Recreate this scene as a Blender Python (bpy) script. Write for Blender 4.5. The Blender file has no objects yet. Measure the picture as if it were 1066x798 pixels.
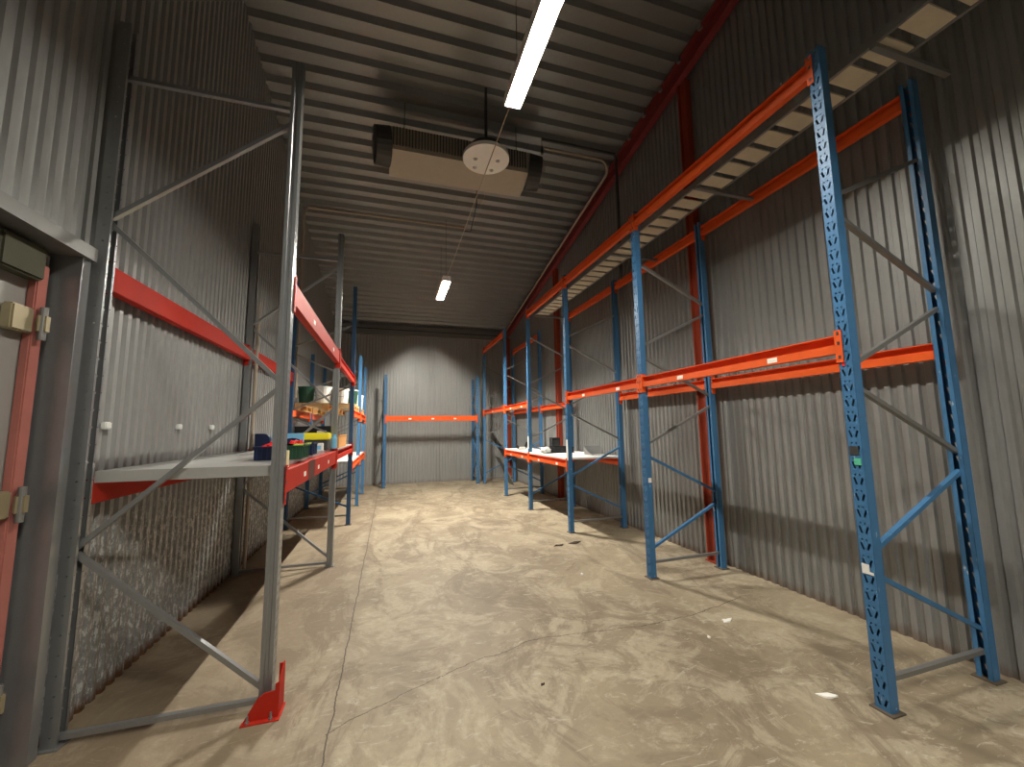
import bpy, bmesh, math, random
from mathutils import Vector, Matrix
rnd = random.Random(7)
C = bpy.context.scene.collection
PI = math.pi

# ------------------------------------------------------------------ materials
def mat(name):
    m = bpy.data.materials.new(name); m.use_nodes = True
    nt = m.node_tree; nt.nodes.clear()
    out = nt.nodes.new('ShaderNodeOutputMaterial'); b = nt.nodes.new('ShaderNodeBsdfPrincipled')
    nt.links.new(b.outputs[0], out.inputs[0])
    return m, nt, b
class N:
    """tiny node helper"""
    def __init__(s, nt): s.nt = nt
    def n(s, t, **k):
        x = s.nt.nodes.new(t)
        for a, v in k.items(): setattr(x, a, v)
        return x
    def put(s, inp, v):
        if hasattr(v, 'is_output') or isinstance(v, bpy.types.NodeSocket): s.nt.links.new(v, inp)
        else: inp.default_value = v
    def math(s, op, a, b=0.0, c=None, clamp=False):
        x = s.n('ShaderNodeMath', operation=op); x.use_clamp = clamp
        s.put(x.inputs[0], a); s.put(x.inputs[1], b)
        if c is not None: s.put(x.inputs[2], c)
        return x.outputs[0]
    def pos(s):
        return s.n('ShaderNodeNewGeometry').outputs['Position']
    def obj(s):
        return s.n('ShaderNodeTexCoord').outputs['Object']
    def scale(s, v, sc):
        x = s.n('ShaderNodeMapping'); s.put(x.inputs['Vector'], v); x.inputs['Scale'].default_value = sc
        return x.outputs[0]
    def noise(s, v, scale, detail=4, rough=.6, dist=0):
        x = s.n('ShaderNodeTexNoise'); s.put(x.inputs['Vector'], v)
        x.inputs['Scale'].default_value = scale; x.inputs['Detail'].default_value = detail
        x.inputs['Roughness'].default_value = rough; x.inputs['Distortion'].default_value = dist
        return x.outputs['Fac']
    def ramp(s, f, stops):
        x = s.n('ShaderNodeValToRGB'); s.put(x.inputs[0], f)
        e = x.color_ramp.elements
        while len(e) < len(stops): e.new(.5)
        for i, (p, c) in enumerate(stops):
            e[i].position = p
            e[i].color = (c, c, c, 1) if not isinstance(c, tuple) else (*c, 1)
        return x.outputs[0]
    def mix(s, f, a, b, mode='MIX'):
        x = s.n('ShaderNodeMix', data_type='RGBA', blend_type=mode)
        s.put(x.inputs[0], f)
        for i, v in ((6, a), (7, b)):
            s.put(x.inputs[i], (*v, 1) if isinstance(v, tuple) and len(v) == 3 else v)
        return x.outputs[2]
    def bump(s, b, h, strength=.3, dist=.01):
        x = s.n('ShaderNodeBump'); x.inputs['Strength'].default_value = strength; x.inputs['Distance'].default_value = dist
        s.put(x.inputs['Height'], h); s.nt.links.new(x.outputs[0], b.inputs['Normal'])
    def sep(s, v):
        x = s.n('ShaderNodeSeparateXYZ'); s.put(x.inputs[0], v); return x.outputs

def paint(name, col, rough=.45, wear=(.55, .5, .45), amount=.0, metal=0.0, var=.18):
    m, nt, b = mat(name); k = N(nt); p = k.obj()
    f = k.noise(p, 9, 5)
    dark = tuple(c * (1 - var) for c in col); lite = tuple(min(1, c * (1 + var)) for c in col)
    c = k.mix(f, dark, lite)
    if amount > 0:
        g = k.noise(k.scale(p, (1, 1, .35)), 38, 6, .7)
        c = k.mix(k.ramp(g, [(1 - amount - .02, 0.0), (1 - amount + .03, 1.0)]), c, wear)
    nt.links.new(c, b.inputs['Base Color'])
    b.inputs['Roughness'].default_value = rough; b.inputs['Metallic'].default_value = metal
    b.inputs['Specular IOR Level'].default_value = .32
    return m
def plain(name, col, rough=.5, metal=0.0):
    return paint(name, col, rough, var=.08, metal=metal)
def emit(name, col, s):
    m, nt, b = mat(name); e = nt.nodes.new('ShaderNodeEmission')
    e.inputs[0].default_value = (*col, 1); e.inputs[1].default_value = s
    nt.links.new(e.outputs[0], nt.nodes['Material Output'].inputs[0]); return m

def galv(name, a, b_, rough=.42, metal=.55, streak=.0, frost=0.0, rust=0.0, bump=.06):
    m, nt, b = mat(name); k = N(nt); p = k.pos()
    big = k.noise(p, 1.3, 4)
    sp = k.noise(k.scale(p, (1, 1, .5)), 26, 4, .7)
    c = k.mix(k.math('MULTIPLY_ADD', sp, .55, k.math('MULTIPLY', big, .45)), a, b_)
    r = k.math('MULTIPLY_ADD', big, .25, rough - .12)
    if streak > 0:
        s = k.noise(k.scale(p, (6, 6, .35)), 2.2, 5, .65)
        c = k.mix(k.math('MULTIPLY', k.ramp(s, [(.58, 0.0), (.75, 1.0)]), streak), c, (.42, .41, .39))
        s2 = k.noise(k.scale(p, (5, 5, .22)), 1.7, 4, .6)
        c = k.mix(k.math('MULTIPLY', k.ramp(s2, [(.55, 0.0), (.72, 1.0)]), .3), c, (.12, .115, .105))
    if frost > 0:
        z = k.sep(p)[2]
        g = k.noise(k.scale(p, (1, 1, .38)), 42, 7, .78)
        low = k.ramp(k.math('ADD', k.math('MULTIPLY', z, .5), k.math('MULTIPLY_ADD', k.noise(p, 3.0, 4), .3, -.15)), [(.46, 1.0), (.60, 0.0)])
        fr = k.math('MULTIPLY', k.ramp(g, [(.52, 0.0), (.57, 1.0)]), low)
        c = k.mix(k.math('MULTIPLY', fr, frost), c, (.80, .81, .80))
        dk = k.math('MULTIPLY', k.ramp(g, [(.33, 1.0), (.45, 0.0)]), low)
        c = k.mix(k.math('MULTIPLY', dk, .55), c, (.06, .06, .06))
        k.bump(b, k.math('MULTIPLY', g, low), .6, .012)
    elif bump > 0:
        k.bump(b, k.noise(p, 14, 3), bump, .02)
    if rust > 0:
        z = k.sep(p)[2]
        rz = k.ramp(k.math('ADD', z, k.math('MULTIPLY_ADD', k.noise(k.scale(p, (9, 9, 2)), 1.6, 5, .7), .22, -.10)), [(.03, 1.0), (.10, 0.0)])
        c = k.mix(k.math('MULTIPLY', rz, rust), c, (.14, .065, .03))
    nt.links.new(c, b.inputs['Base Color']); nt.links.new(r, b.inputs['Roughness'])
    b.inputs['Metallic'].default_value = metal
    return m

def floor_mat():
    m, nt, b = mat('worn_concrete'); k = N(nt); p = k.pos(); xyz = k.sep(p)
    big = k.noise(p, .55, 5, .6, .6); mid = k.noise(p, 1.9, 8, .72, 1.5); fine = k.noise(p, 21, 6, .7)
    c = k.mix(k.ramp(big, [(.36, 0.0), (.64, 1.0)]), (.19, .148, .095), (.385, .315, .21))
    c = k.mix(k.math('MULTIPLY', k.ramp(mid, [(.47, 0.0), (.56, 1.0)]), .6), c, (.47, .40, .285))
    dk = k.noise(k.scale(p, (1.0, .5, 1)), 1.5, 6, .72, 1.6)
    c = k.mix(k.math('MULTIPLY', k.ramp(dk, [(.50, 0.0), (.58, 1.0)]), .62), c, (.15, .112, .07))
    sc = k.noise(k.scale(p, (1.2, 3.2, 1)), 2.6, 7, .75, 2.6)
    c = k.mix(k.math('MULTIPLY', k.ramp(sc, [(.58, 0.0), (.62, 1.0)]), .5), c, (.55, .49, .39))
    c = k.mix(k.math('MULTIPLY', k.ramp(fine, [(.35, 1.0), (.6, 0.0)]), .4), c, (.22, .175, .125))
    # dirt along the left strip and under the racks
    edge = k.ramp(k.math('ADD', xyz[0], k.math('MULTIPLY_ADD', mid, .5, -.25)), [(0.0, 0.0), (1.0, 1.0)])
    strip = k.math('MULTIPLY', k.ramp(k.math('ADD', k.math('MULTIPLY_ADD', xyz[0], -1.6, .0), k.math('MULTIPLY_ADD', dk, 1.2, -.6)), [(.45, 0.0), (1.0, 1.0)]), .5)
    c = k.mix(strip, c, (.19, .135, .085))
    # control joint (runs down the hall) and one crossing crack
    w1 = k.noise(k.scale(p, (.3, 1, 1)), 3.5, 5, .7)
    jx = k.math('ABSOLUTE', k.math('ADD', xyz[0], k.math('MULTIPLY_ADD', w1, -.05, .305)))
    joint = k.ramp(k.math('MULTIPLY', jx, 40), [(.10, 1.0), (.22, 0.0)])
    halo = k.ramp(k.math('MULTIPLY', jx, 9), [(.0, 1.0), (.9, 0.0)])
    c = k.mix(k.math('MULTIPLY', halo, k.math('MULTIPLY', mid, .75)), c, (.20, .155, .11))
    fc = k.n('ShaderNodeFloatCurve'); X0, X1 = -.30, 3.2
    k.put(fc.inputs['Value'], k.math('DIVIDE', k.math('SUBTRACT', xyz[0], X0), X1 - X0))
    cv = fc.mapping.curves[0]
    pts = [(-.30, 2.52), (-.03, 2.66), (.23, 2.78), (.53, 2.91), (.86, 3.0), (1.11, 3.08), (1.59, 3.045), (2.19, 3.01), (2.6, 3.06), (3.2, 3.2)]
    pts = [((x - X0) / (X1 - X0), (y - 2.4)) for x, y in pts]
    cv.points[0].location = pts[0]; cv.points[1].location = pts[-1]
    for q in pts[1:-1]: cv.points.new(*q)
    fc.mapping.update()
    cy = k.math('ABSOLUTE', k.math('SUBTRACT', k.math('ADD', xyz[1], k.math('MULTIPLY_ADD', k.noise(p, 4.5, 6, .75), .11, -.055)), k.math('ADD', fc.outputs[0], 2.4)))
    crack = k.math('MULTIPLY', k.ramp(k.math('MULTIPLY', cy, 40), [(.10, 1.0), (.24, 0.0)]),
                   k.math('MULTIPLY', k.math('GREATER_THAN', xyz[0], X0), k.math('LESS_THAN', xyz[0], X1)))
    cr = k.math('MAXIMUM', joint, crack)
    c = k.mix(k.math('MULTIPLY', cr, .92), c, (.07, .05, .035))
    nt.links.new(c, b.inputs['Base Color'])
    nt.links.new(k.math('MULTIPLY_ADD', mid, .3, .5), b.inputs['Roughness'])
    k.bump(b, k.math('SUBTRACT', k.math('MULTIPLY_ADD', fine, .15, mid), k.math('MULTIPLY', cr, .8)), .25, .02)
    return m

M = {}
M['floor'] = floor_mat()
M['wallR'] = galv('galvanised_wall_sheet_grey', (.20, .202, .198), (.32, .32, .31), .46, .45, streak=.35, rust=.5)
M['wallL'] = galv('galvanised_wall_sheet_frosted', (.24, .243, .24), (.38, .382, .372), .44, .45, streak=.2, frost=.7, rust=1.0)
M['wallB'] = galv('galvanised_wall_sheet_back', (.27, .272, .266), (.37, .37, .358), .45, .35, streak=.2, rust=.2)
M['ceil'] = galv('galvanised_roof_deck', (.20, .202, .20), (.32, .322, .315), .40, .5)
M['galv'] = galv('galvanised_rack_steel', (.24, .25, .255), (.38, .39, .395), .36, .7)
M['dgalv'] = galv('dull_galvanised_steel', (.20, .20, .195), (.30, .298, .288), .45, .6)
M['deck'] = galv('galvanised_shelf_panel', (.46, .46, .45), (.60, .60, .58), .36, .5)
M['blue'] = paint('blue_rack_paint', (.05, .155, .31), .42, (.38, .45, .50), .34)
M['dblue'] = paint('dark_blue_rack_paint', (.035, .095, .20), .45, (.25, .32, .4), .2)
M['orange'] = paint('orange_beam_paint', (.72, .10, .016), .42, (.4, .2, .12), .12)
M['red'] = paint('red_beam_paint', (.43, .024, .012), .6, (.3, .05, .04), .05)
M['red'].node_tree.nodes['Principled BSDF'].inputs['Specular IOR Level'].default_value = .15
M['redcol'] = paint('oxide_red_column_paint', (.28, .045, .02), .5, (.2, .05, .04), .2)
M['dred'] = paint('dark_red_roof_paint', (.19, .028, .03), .55)
M['sticker'] = plain('white_label_paper', (.82, .80, .74), .6)
M['white'] = plain('white_sheet_metal', (.40, .36, .29), .55)
M['offwhite'] = plain('off_white_plastic', (.78, .78, .74), .45)
M['black'] = plain('black_plastic', (.018, .018, .02), .5)
M['base'] = paint('dirty_base_plate', (.11, .085, .06), .7)
M['dark'] = plain('dark_steel', (.06, .06, .06), .5, .3)
M['navy'] = plain('navy_plastic', (.012, .022, .07), .4)
M['sky'] = plain('sky_blue_plastic', (.20, .52, .80), .4)
M['yellow'] = plain('yellow_plastic', (.90, .80, .03), .4)
M['redp'] = plain('red_plastic', (.72, .03, .03), .35)
M['green'] = plain('green_plastic', (.10, .45, .08), .4)
M['dgreen'] = plain('dark_green_plastic', (.02, .07, .04), .45)
M['lime'] = plain('lime_plastic', (.5, .65, .12), .45)
M['wood'] = paint('pine_boards', (.55, .36, .17), .7, (.3, .18, .08), .3)
M['owood'] = paint('orange_pine_box', (.62, .30, .10), .65, (.35, .17, .06), .25)
M['cream'] = plain('cream_wood_stake', (.80, .70, .42), .6)
M['brown'] = plain('brown_tape', (.10, .025, .018), .5)
M['beige'] = paint('beige_tray_rungs', (.56, .49, .37), .6)
M['copper'] = plain('tan_pipe_paint', (.38, .32, .25), .45)
M['pinkred'] = paint('faded_red_door_edge', (.34, .12, .10), .5, (.45, .28, .24), .25)
M['doorgrey'] = galv('grey_door_skin', (.27, .265, .25), (.34, .33, .31), .42, .35)
M['brass'] = plain('tarnished_brass', (.36, .31, .20), .42, .6)
M['olive'] = plain('dark_olive_foam', (.055, .055, .035), .8)
M['paper'] = plain('scrap_paper', (.85, .83, .78), .8)
M['leaf'] = plain('dark_debris', (.05, .035, .025), .9)
M['greentape'] = plain('green_tape', (.10, .50, .32), .5)
M['tube_near'] = emit('lit_tube_near', (1.0, .95, .84), 880)
M['tube_far'] = emit('lit_tube_far', (1.0, .95, .84), 5000)
M['tube_third'] = emit('lit_tube_behind', (1.0, .95, .84), 1900)
M['refl'] = plain('white_reflector_enamel', (.85, .84, .80), .4)

# ------------------------------------------------------------------ mesh helpers
class MB:
    def __init__(s): s.v = []; s.f = []
    def add(s, vs, fs):
        o = len(s.v); s.v += [tuple(v) for v in vs]; s.f += [tuple(i + o for i in f) for f in fs]; return s
    def box(s, a, b, bev=0):
        x0, y0, z0 = a; x1, y1, z1 = b
        if bev <= 0:
            vs = [(x0,y0,z0),(x1,y0,z0),(x1,y1,z0),(x0,y1,z0),(x0,y0,z1),(x1,y0,z1),(x1,y1,z1),(x0,y1,z1)]
            return s.add(vs, [(0,3,2,1),(4,5,6,7),(0,1,5,4),(1,2,6,5),(2,3,7,6),(3,0,4,7)])
        bm = bmesh.new(); bmesh.ops.create_cube(bm, size=1)
        for v in bm.verts: v.co = Vector(((x0+x1)/2 + v.co.x*(x1-x0), (y0+y1)/2 + v.co.y*(y1-y0), (z0+z1)/2 + v.co.z*(z1-z0)))
        bmesh.ops.bevel(bm, geom=bm.edges[:], offset=bev, segments=2, affect='EDGES')
        s.frombm(bm); return s
    def frombm(s, bm, mtx=None):
        bm.verts.index_update()
        s.add([(mtx @ v.co) if mtx else v.co for v in bm.verts], [[v.index for v in f.verts] for f in bm.faces]); bm.free()
    def bar(s, p, q, w, h, up=(0,1,0)):
        p = Vector(p); q = Vector(q); d = (q-p).normalized(); u = Vector(up)
        if abs(d.dot(u)) > .98: u = Vector((1,0,0))
        a = d.cross(u).normalized()*w/2; b = d.cross(a).normalized()*h/2
        vs = [p-a-b, p+a-b, p+a+b, p-a+b, q-a-b, q+a-b, q+a+b, q-a+b]
        return s.add(vs, [(0,3,2,1),(4,5,6,7),(0,1,5,4),(1,2,6,5),(2,3,7,6),(3,0,4,7)])
    def cyl(s, p, q, r, n=10, r2=None):
        p = Vector(p); q = Vector(q); d = (q-p).normalized(); u = Vector((0,0,1)) if abs(d.z) < .9 else Vector((1,0,0))
        a = d.cross(u).normalized(); b = d.cross(a); r2 = r if r2 is None else r2
        vs = [p + (a*math.cos(t)+b*math.sin(t))*r for t in [2*PI*i/n for i in range(n)]]
        vs += [q + (a*math.cos(t)+b*math.sin(t))*r2 for t in [2*PI*i/n for i in range(n)]]
        fs = [(i, (i+1) % n, n+(i+1) % n, n+i) for i in range(n)] + [tuple(range(n-1,-1,-1)), tuple(range(n, 2*n))]
        return s.add(vs, fs)
    def tube(s, pts, r, n=8):
        pts = [Vector(p) for p in pts]; rings = []
        for i, p in enumerate(pts):
            d = (pts[min(i+1,len(pts)-1)] - pts[max(i-1,0)]).normalized()
            u = Vector((0,0,1)) if abs(d.z) < .9 else Vector((1,0,0))
            a = d.cross(u).normalized(); b = d.cross(a)
            rings.append([p + (a*math.cos(t)+b*math.sin(t))*r for t in [2*PI*j/n for j in range(n)]])
        vs = [v for rg in rings for v in rg]; fs = []
        for i in range(len(pts)-1):
            for j in range(n): fs.append((i*n+j, i*n+(j+1)%n, (i+1)*n+(j+1)%n, (i+1)*n+j))
        fs += [tuple(range(n-1,-1,-1)), tuple(range((len(pts)-1)*n, len(pts)*n))]
        return s.add(vs, fs)
    def prism(s, prof, y0, y1, axis='y'):
        """closed 2-D profile (x,z) swept along y (or (x,y) along z, or (y,z) along x)"""
        n = len(prof)
        f = {'y': lambda a, b, t: (a, t, b), 'z': lambda a, b, t: (a, b, t), 'x': lambda a, b, t: (t, a, b)}[axis]
        vs = [f(a, b, y0) for a, b in prof] + [f(a, b, y1) for a, b in prof]
        return s.add(vs, [(i, (i+1) % n, n+(i+1) % n, n+i) for i in range(n)] + [tuple(range(n-1,-1,-1)), tuple(range(n, 2*n))])
    def lathe(s, prof, c=(0,0,0), n=20):
        vs = []; fs = []
        for r, z in prof:
            vs += [(c[0]+r*math.cos(2*PI*j/n), c[1]+r*math.sin(2*PI*j/n), c[2]+z) for j in range(n)]
        for i in range(len(prof)-1):
            for j in range(n): fs.append((i*n+j, i*n+(j+1)%n, (i+1)*n+(j+1)%n, (i+1)*n+j))
        fs += [tuple(range(n-1,-1,-1)), tuple(range((len(prof)-1)*n, len(prof)*n))]
        return s.add(vs, fs)
    def mesh(s, name, m, smooth=False):
        me = bpy.data.meshes.new(name); me.from_pydata(s.v, [], s.f)
        bm = bmesh.new(); bm.from_mesh(me); bmesh.ops.recalc_face_normals(bm, faces=bm.faces); bm.to_mesh(me); bm.free()
        if smooth:
            me.shade_smooth()
        me.materials.append(m); return me
    def build(s, name, m, parent=None, loc=(0,0,0), rz=0, smooth=False):
        return put(name, s.mesh(name, m, smooth), parent, loc, rz)
def put(name, me, parent=None, loc=(0,0,0), rz=0):
    o = bpy.data.objects.new(name, me); C.objects.link(o); o.parent = parent
    o.location = loc; o.rotation_euler = (0,0,rz); return o
def tag(o, label=None, cat=None, group=None, kind=None):
    if label: o['label'] = label
    if cat: o['category'] = cat
    if group: o['group'] = group
    if kind: o['kind'] = kind
    return o
def thing(name, label, cat, loc=(0,0,0), rz=0, group=None):
    o = bpy.data.objects.new(name, None); C.objects.link(o); o.location = loc; o.rotation_euler = (0,0,rz)
    o.empty_display_size = .1
    o['kind'] = 'thing'; return tag(o, label, cat, group)
def struct(name, mb, m, parent=None, smooth=False):
    o = mb.build(name, m, parent, smooth=smooth)
    if parent is None: o['kind'] = 'structure'
    return o
def dup(root, loc, rz, label, group=None):
    r = root.copy(); C.objects.link(r); r.location = loc; r.rotation_euler = (0,0,rz); r['label'] = label
    if group: r['group'] = group
    for ch in list(root.children):
        c = ch.copy(); C.objects.link(c); c.parent = r
        for g in list(ch.children):
            d = g.copy(); C.objects.link(d); d.parent = c
    return r

# ------------------------------------------------------------------ layout constants (metres)
XR, XRR, XRW = 2.677, 3.67, 3.775       # right racks: aisle face, wall-side face, wall rib crest
XL, XLR, XLW = -.635, -1.675, -1.69     # left racks
YB = 12.87                              # end wall
YN = -3.6                               # wall behind the photographer
YR = [1.701, 3.836, 5.843, 7.719, 9.511, 11.859]
YL = [2.83, 5.398, 7.592, 9.408, 11.12]
W = .078; D = .066                      # upright section
def roof(y): return 7.35 - .19*y

# ------------------------------------------------------------------ room shell
fl = MB().box((-2.4, YN-.2, -.15), (4.1, YB+.25, 0))
struct('floor', fl, M['floor'])

def corr_profile(a0, a1, pitch, depth, crest=.42, slope=.12):
    pts = []; a = a0
    while a < a1:
        for t, d in ((0, 0), (crest, 0), (crest+slope, depth), (1-slope, depth)):
            q = a + t*pitch
            if q <= a1: pts.append((q, d))
        a += pitch
    pts.append((a1, pts[-1][1])); return pts
def corr_wall(x, sgn, y0, y1, z0, ztop, pitch=.09, depth=.018):
    """ribs run vertically, crest plane at x, sheet goes away in direction sgn"""
    pr = corr_profile(y0, y1, pitch, depth); mb = MB(); n = len(pr)
    vs = []
    for y, d in pr: vs += [(x+sgn*d, y, z0), (x+sgn*d, y, ztop(y))]
    back = x + sgn*(depth+.05)
    for y, d in pr: vs += [(back, y, z0), (back, y, ztop(y))]
    fs = []
    for i in range(n-1):
        fs.append((2*i, 2*i+2, 2*i+3, 2*i+1)); j = 2*n + 2*i
        fs.append((j, j+1, j+3, j+2)); fs.append((2*i, j, j+2, 2*i+2)); fs.append((2*i+1, 2*i+3, j+3, j+1))
    fs.append((0, 1, 2*n+1, 2*n)); e = 2*(n-1); fs.append((e, 2*n+e, 2*n+e+1, e+1))
    return mb.add(vs, fs)
struct('wall_right', corr_wall(XRW, 1, YN, YB, 0, lambda y: roof(y)+.02), M['wallR'])
DY0, DY1, DZ = 1.15, 2.74, 2.58          # doorway in the left wall
wl = corr_wall(XLW, -1, DY1+.04, YB, 0, lambda y: roof(y)+.02, .09, .027)
w2 = corr_wall(XLW-.012, -1, DY0-.04, DY1+.04, DZ+.04, lambda y: roof(y)+.02)
w3 = corr_wall(XLW, -1, YN, DY0-.04, 0, lambda y: roof(y)+.02)
wl.add(w2.v, w2.f); wl.add(w3.v, w3.f)
struct('wall_left', wl, M['wallL'])
def corr_end(y, sgn, x0, x1, z1, pitch=.09, depth=.016):
    pr = corr_profile(x0, x1, pitch, depth); n = len(pr); vs = []; fs = []
    for x, d in pr: vs += [(x, y+sgn*d, 0), (x, y+sgn*d, z1)]
    b = y + sgn*(depth+.05)
    for x, d in pr: vs += [(x, b, 0), (x, b, z1)]
    for i in range(n-1):
        j = 2*n+2*i
        fs += [(2*i, 2*i+1, 2*i+3, 2*i+2), (j, j+2, j+3, j+1), (2*i+1, j+1, j+3, 2*i+3), (2*i, 2*i+2, j+2, j)]
    e = 2*(n-1); fs += [(0, 2*n, 2*n+1, 1), (e, e+1, 2*n+e+1, 2*n+e)]
    return MB().add(vs, fs)
struct('wall_back', corr_end(YB, 1, XLW-.06, XRW+.06, roof(YB)+.1), M['wallB'])
struct('wall_front', corr_end(YN, -1, XLW-.06, XRW+.06, roof(YN)+.02), M['wallB'])

# roof deck: trapezoid ribs run across the hall
pr = corr_profile(YN-.1, YB+.1, .2515, .075, .30, .13); mb = MB(); n = len(pr)
vs = []; fs = []
for y, d in pr: vs += [(XLW-.08, y, roof(y)+d), (XRW+.08, y, roof(y)+d)]
for y, d in pr: vs += [(XLW-.08, y, roof(y)+.14), (XRW+.08, y, roof(y)+.14)]
for i in range(n-1):
    j = 2*n+2*i
    fs += [(2*i, 2*i+2, 2*i+3, 2*i+1), (j, j+1, j+3, j+2)]
e = 2*(n-1); fs += [(0, 1, 2*n+1, 2*n), (e, 2*n+e, 2*n+e+1, e+1)]
struct('ceiling', mb.add(vs, fs), M['ceil'])

# steel at the top of the end wall and along the right eaves
t = thing('eaves_beam', 'dark steel beam across the top of the end wall under the roof', 'beam', (1, YB-.1, 4.55))
MB().box((-2.66, -.05, 0), (2.6, .098, .02)).box((-2.66, .0, .02), (2.6, .03, .28)).box((-2.66, -.05, .28), (2.6, .098, .30)).build('steel_beam', M['dgalv'], t)
MB().cyl((-2.66, -.10, .16), (2.6, -.10, .13), .018).build('pipe', M['dark'], t)
ang = math.atan(.19)
t = thing('roof_edge_beam', 'dark red painted beam along the right roof edge', 'beam', (XRW-.02, 0, 0))
mb = MB(); prof = [(-.12, -.30), (-.02, -.30), (-.02, -.02), (-.12, -.02), (-.12, -.05), (-.05, -.05), (-.05, -.27), (-.12, -.27)]
vs = [(x, YN+.05, roof(YN+.05)+z) for x, z in prof] + [(x, YB-.02, roof(YB-.02)+z) for x, z in prof]
k = len(prof); mb.add(vs, [(i, (i+1) % k, k+(i+1) % k, k+i) for i in range(k)] + [tuple(range(k-1,-1,-1)), tuple(range(k, 2*k))])
mb.build('beam_bar', M['dred'], t)
for i in range(26):
    y = 2.0 + i*.4; MB().box((-.14, y, roof(y)-.09), (-.10, y+.05, roof(y)-.02)).build('roof_clip', M['dgalv'], t)
# red columns standing against the right wall
def column(y, label):
    t = thing('steel_column', label, 'column', (XRW-.05, y, 0), 0, 'red columns along the right wall')
    h = roof(y) - .32; w = .07; d = .045
    prof = [(-d, -w), (d, -w), (d, -w+.014), (.008, -w+.014), (.008, w-.014), (d, w-.014), (d, w), (-d, w), (-d, w-.014), (-.008, w-.014), (-.008, -w+.014), (-d, -w+.014)]
    MB().prism(prof, 0, h, 'z').build('column_shaft', M['redcol'], t)
    MB().box((-.06, -.09, 0), (.048, .09, .012)).build('base_plate', M['redcol'], t)
column(4.07, 'red steel column behind the second blue frame from the front')
column(8.58, 'red steel column behind the blue-framed shelf with the black tray')
column(12.72, 'red steel column in the far right corner by the end wall')

# ------------------------------------------------------------------ doorway on the left
rec = .095
t = bpy.data.objects.new('door_1', None); C.objects.link(t); t.location = (XLW, DY0, 0); t['kind'] = 'structure'
t['label'] = 'grey metal cold-room door at the left edge'; t['category'] = 'door'
L = DY1 - DY0
dp = MB().box((-rec-.05, .02, .01), (-rec, L-.03, DZ-.02)).build('door_panel', M['doorgrey'], t)
MB().box((-rec+.001, L-.15, .01), (-rec+.04, L-.08, DZ-.10), .006).build('door_edge_strip', M['pinkred'], t)
MB().box((-rec+.001, L-.40, DZ-.20), (-rec+.07, L-.15, DZ-.03), .01).build('foam_block', M['olive'], t)
for z in (2.165, 1.265, .36):
    hg = MB().box((-rec+.002, L-.28, z-.06), (-rec+.05, L-.155, z+.07), .008).build('hinge', M['brass'], t)
    MB().cyl((-rec+.065, L-.125, z-.085), (-rec+.065, L-.125, z+.085), .016, 12).build('hinge_pin', M['dgalv'], hg)
    MB().box((-rec+.042, L-.155, z-.06), (-rec+.085, L-.09, z+.06), .02).build('hinge_knuckle', M['brass'], hg)
# galvanised reveal and header
tr = MB().box((XLW-rec-.04, DY1-.012, 0), (XLW+.034, DY1, DZ)).box((XLW+.022, DY1-.0, 0), (XLW+.034, DY1+.05, DZ+.0)).box((XLW-.012, DY1+.038, 0), (XLW+.022, DY1+.05, DZ+.0))
struct('trim_1', tr, M['galv'])
hd = MB().box((XLW-rec-.04, DY0-.05, DZ), (XLW+.055, DY1+.06, DZ+.012)).box((XLW+.043, DY0-.05, DZ+.012), (XLW+.055, DY1+.06, DZ+.075)).box((XLW-.01, DY0-.05, DZ+.012),(XLW-.0, DY1+.06, DZ+.11))
struct('trim_2', hd, M['dgalv'])

# ------------------------------------------------------------------ perforated upright sections
def tile(w, h, holes):
    bm = bmesh.new()
    def loop(pts):
        vs = [bm.verts.new((a, b, 0)) for a, b in pts]
        for i in range(len(vs)): bm.edges.new((vs[i], vs[(i+1) % len(vs)]))
    loop([(0,0),(w,0),(w,h),(0,h)])
    for ho in holes: loop(ho)
    bmesh.ops.triangle_fill(bm, use_beauty=True, use_dissolve=False, edges=bm.edges[:])
    bm.verts.index_update()
    vs = [(v.co.x, v.co.y) for v in bm.verts]; fs = [[v.index for v in f.verts] for f in bm.faces]
    bm.free(); return vs, fs
def slot(cx, cy, l, w, a):
    c, s_ = math.cos(a), math.sin(a)
    return [(cx + x*c - y*s_, cy + x*s_ + y*c) for x, y in ((-w/2,-l/2),(w/2,-l/2),(w/2,l/2),(-w/2,l/2))]
def rnd_hole(cx, cy, r, n=8): return [(cx+r*math.cos(2*PI*i/n), cy+r*math.sin(2*PI*i/n)) for i in range(n)]
def plate(mb, w, H, pitch, holes, f, th):
    """perforated strip: f(a, z, t) -> xyz; th = sheet thickness"""
    nc = max(1, round(H/pitch)); h = H/nc
    tv, tf = tile(w, h, holes)
    hole_edges = []; k = 4
    for ho in holes: hole_edges += [(k+i, k+(i+1) % len(ho)) for i in range(len(ho))]; k += len(ho)
    nv = len(tv)
    for c in range(nc):
        vs = [f(a, b + c*h, 0) for a, b in tv] + [f(a, b + c*h, th) for a, b in tv]
        mb.add(vs, [tuple(t) for t in tf] + [tuple(i+nv for i in reversed(t)) for t in tf] + [(i, j, j+nv, i+nv) for i, j in hole_edges])
    return mb
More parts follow.
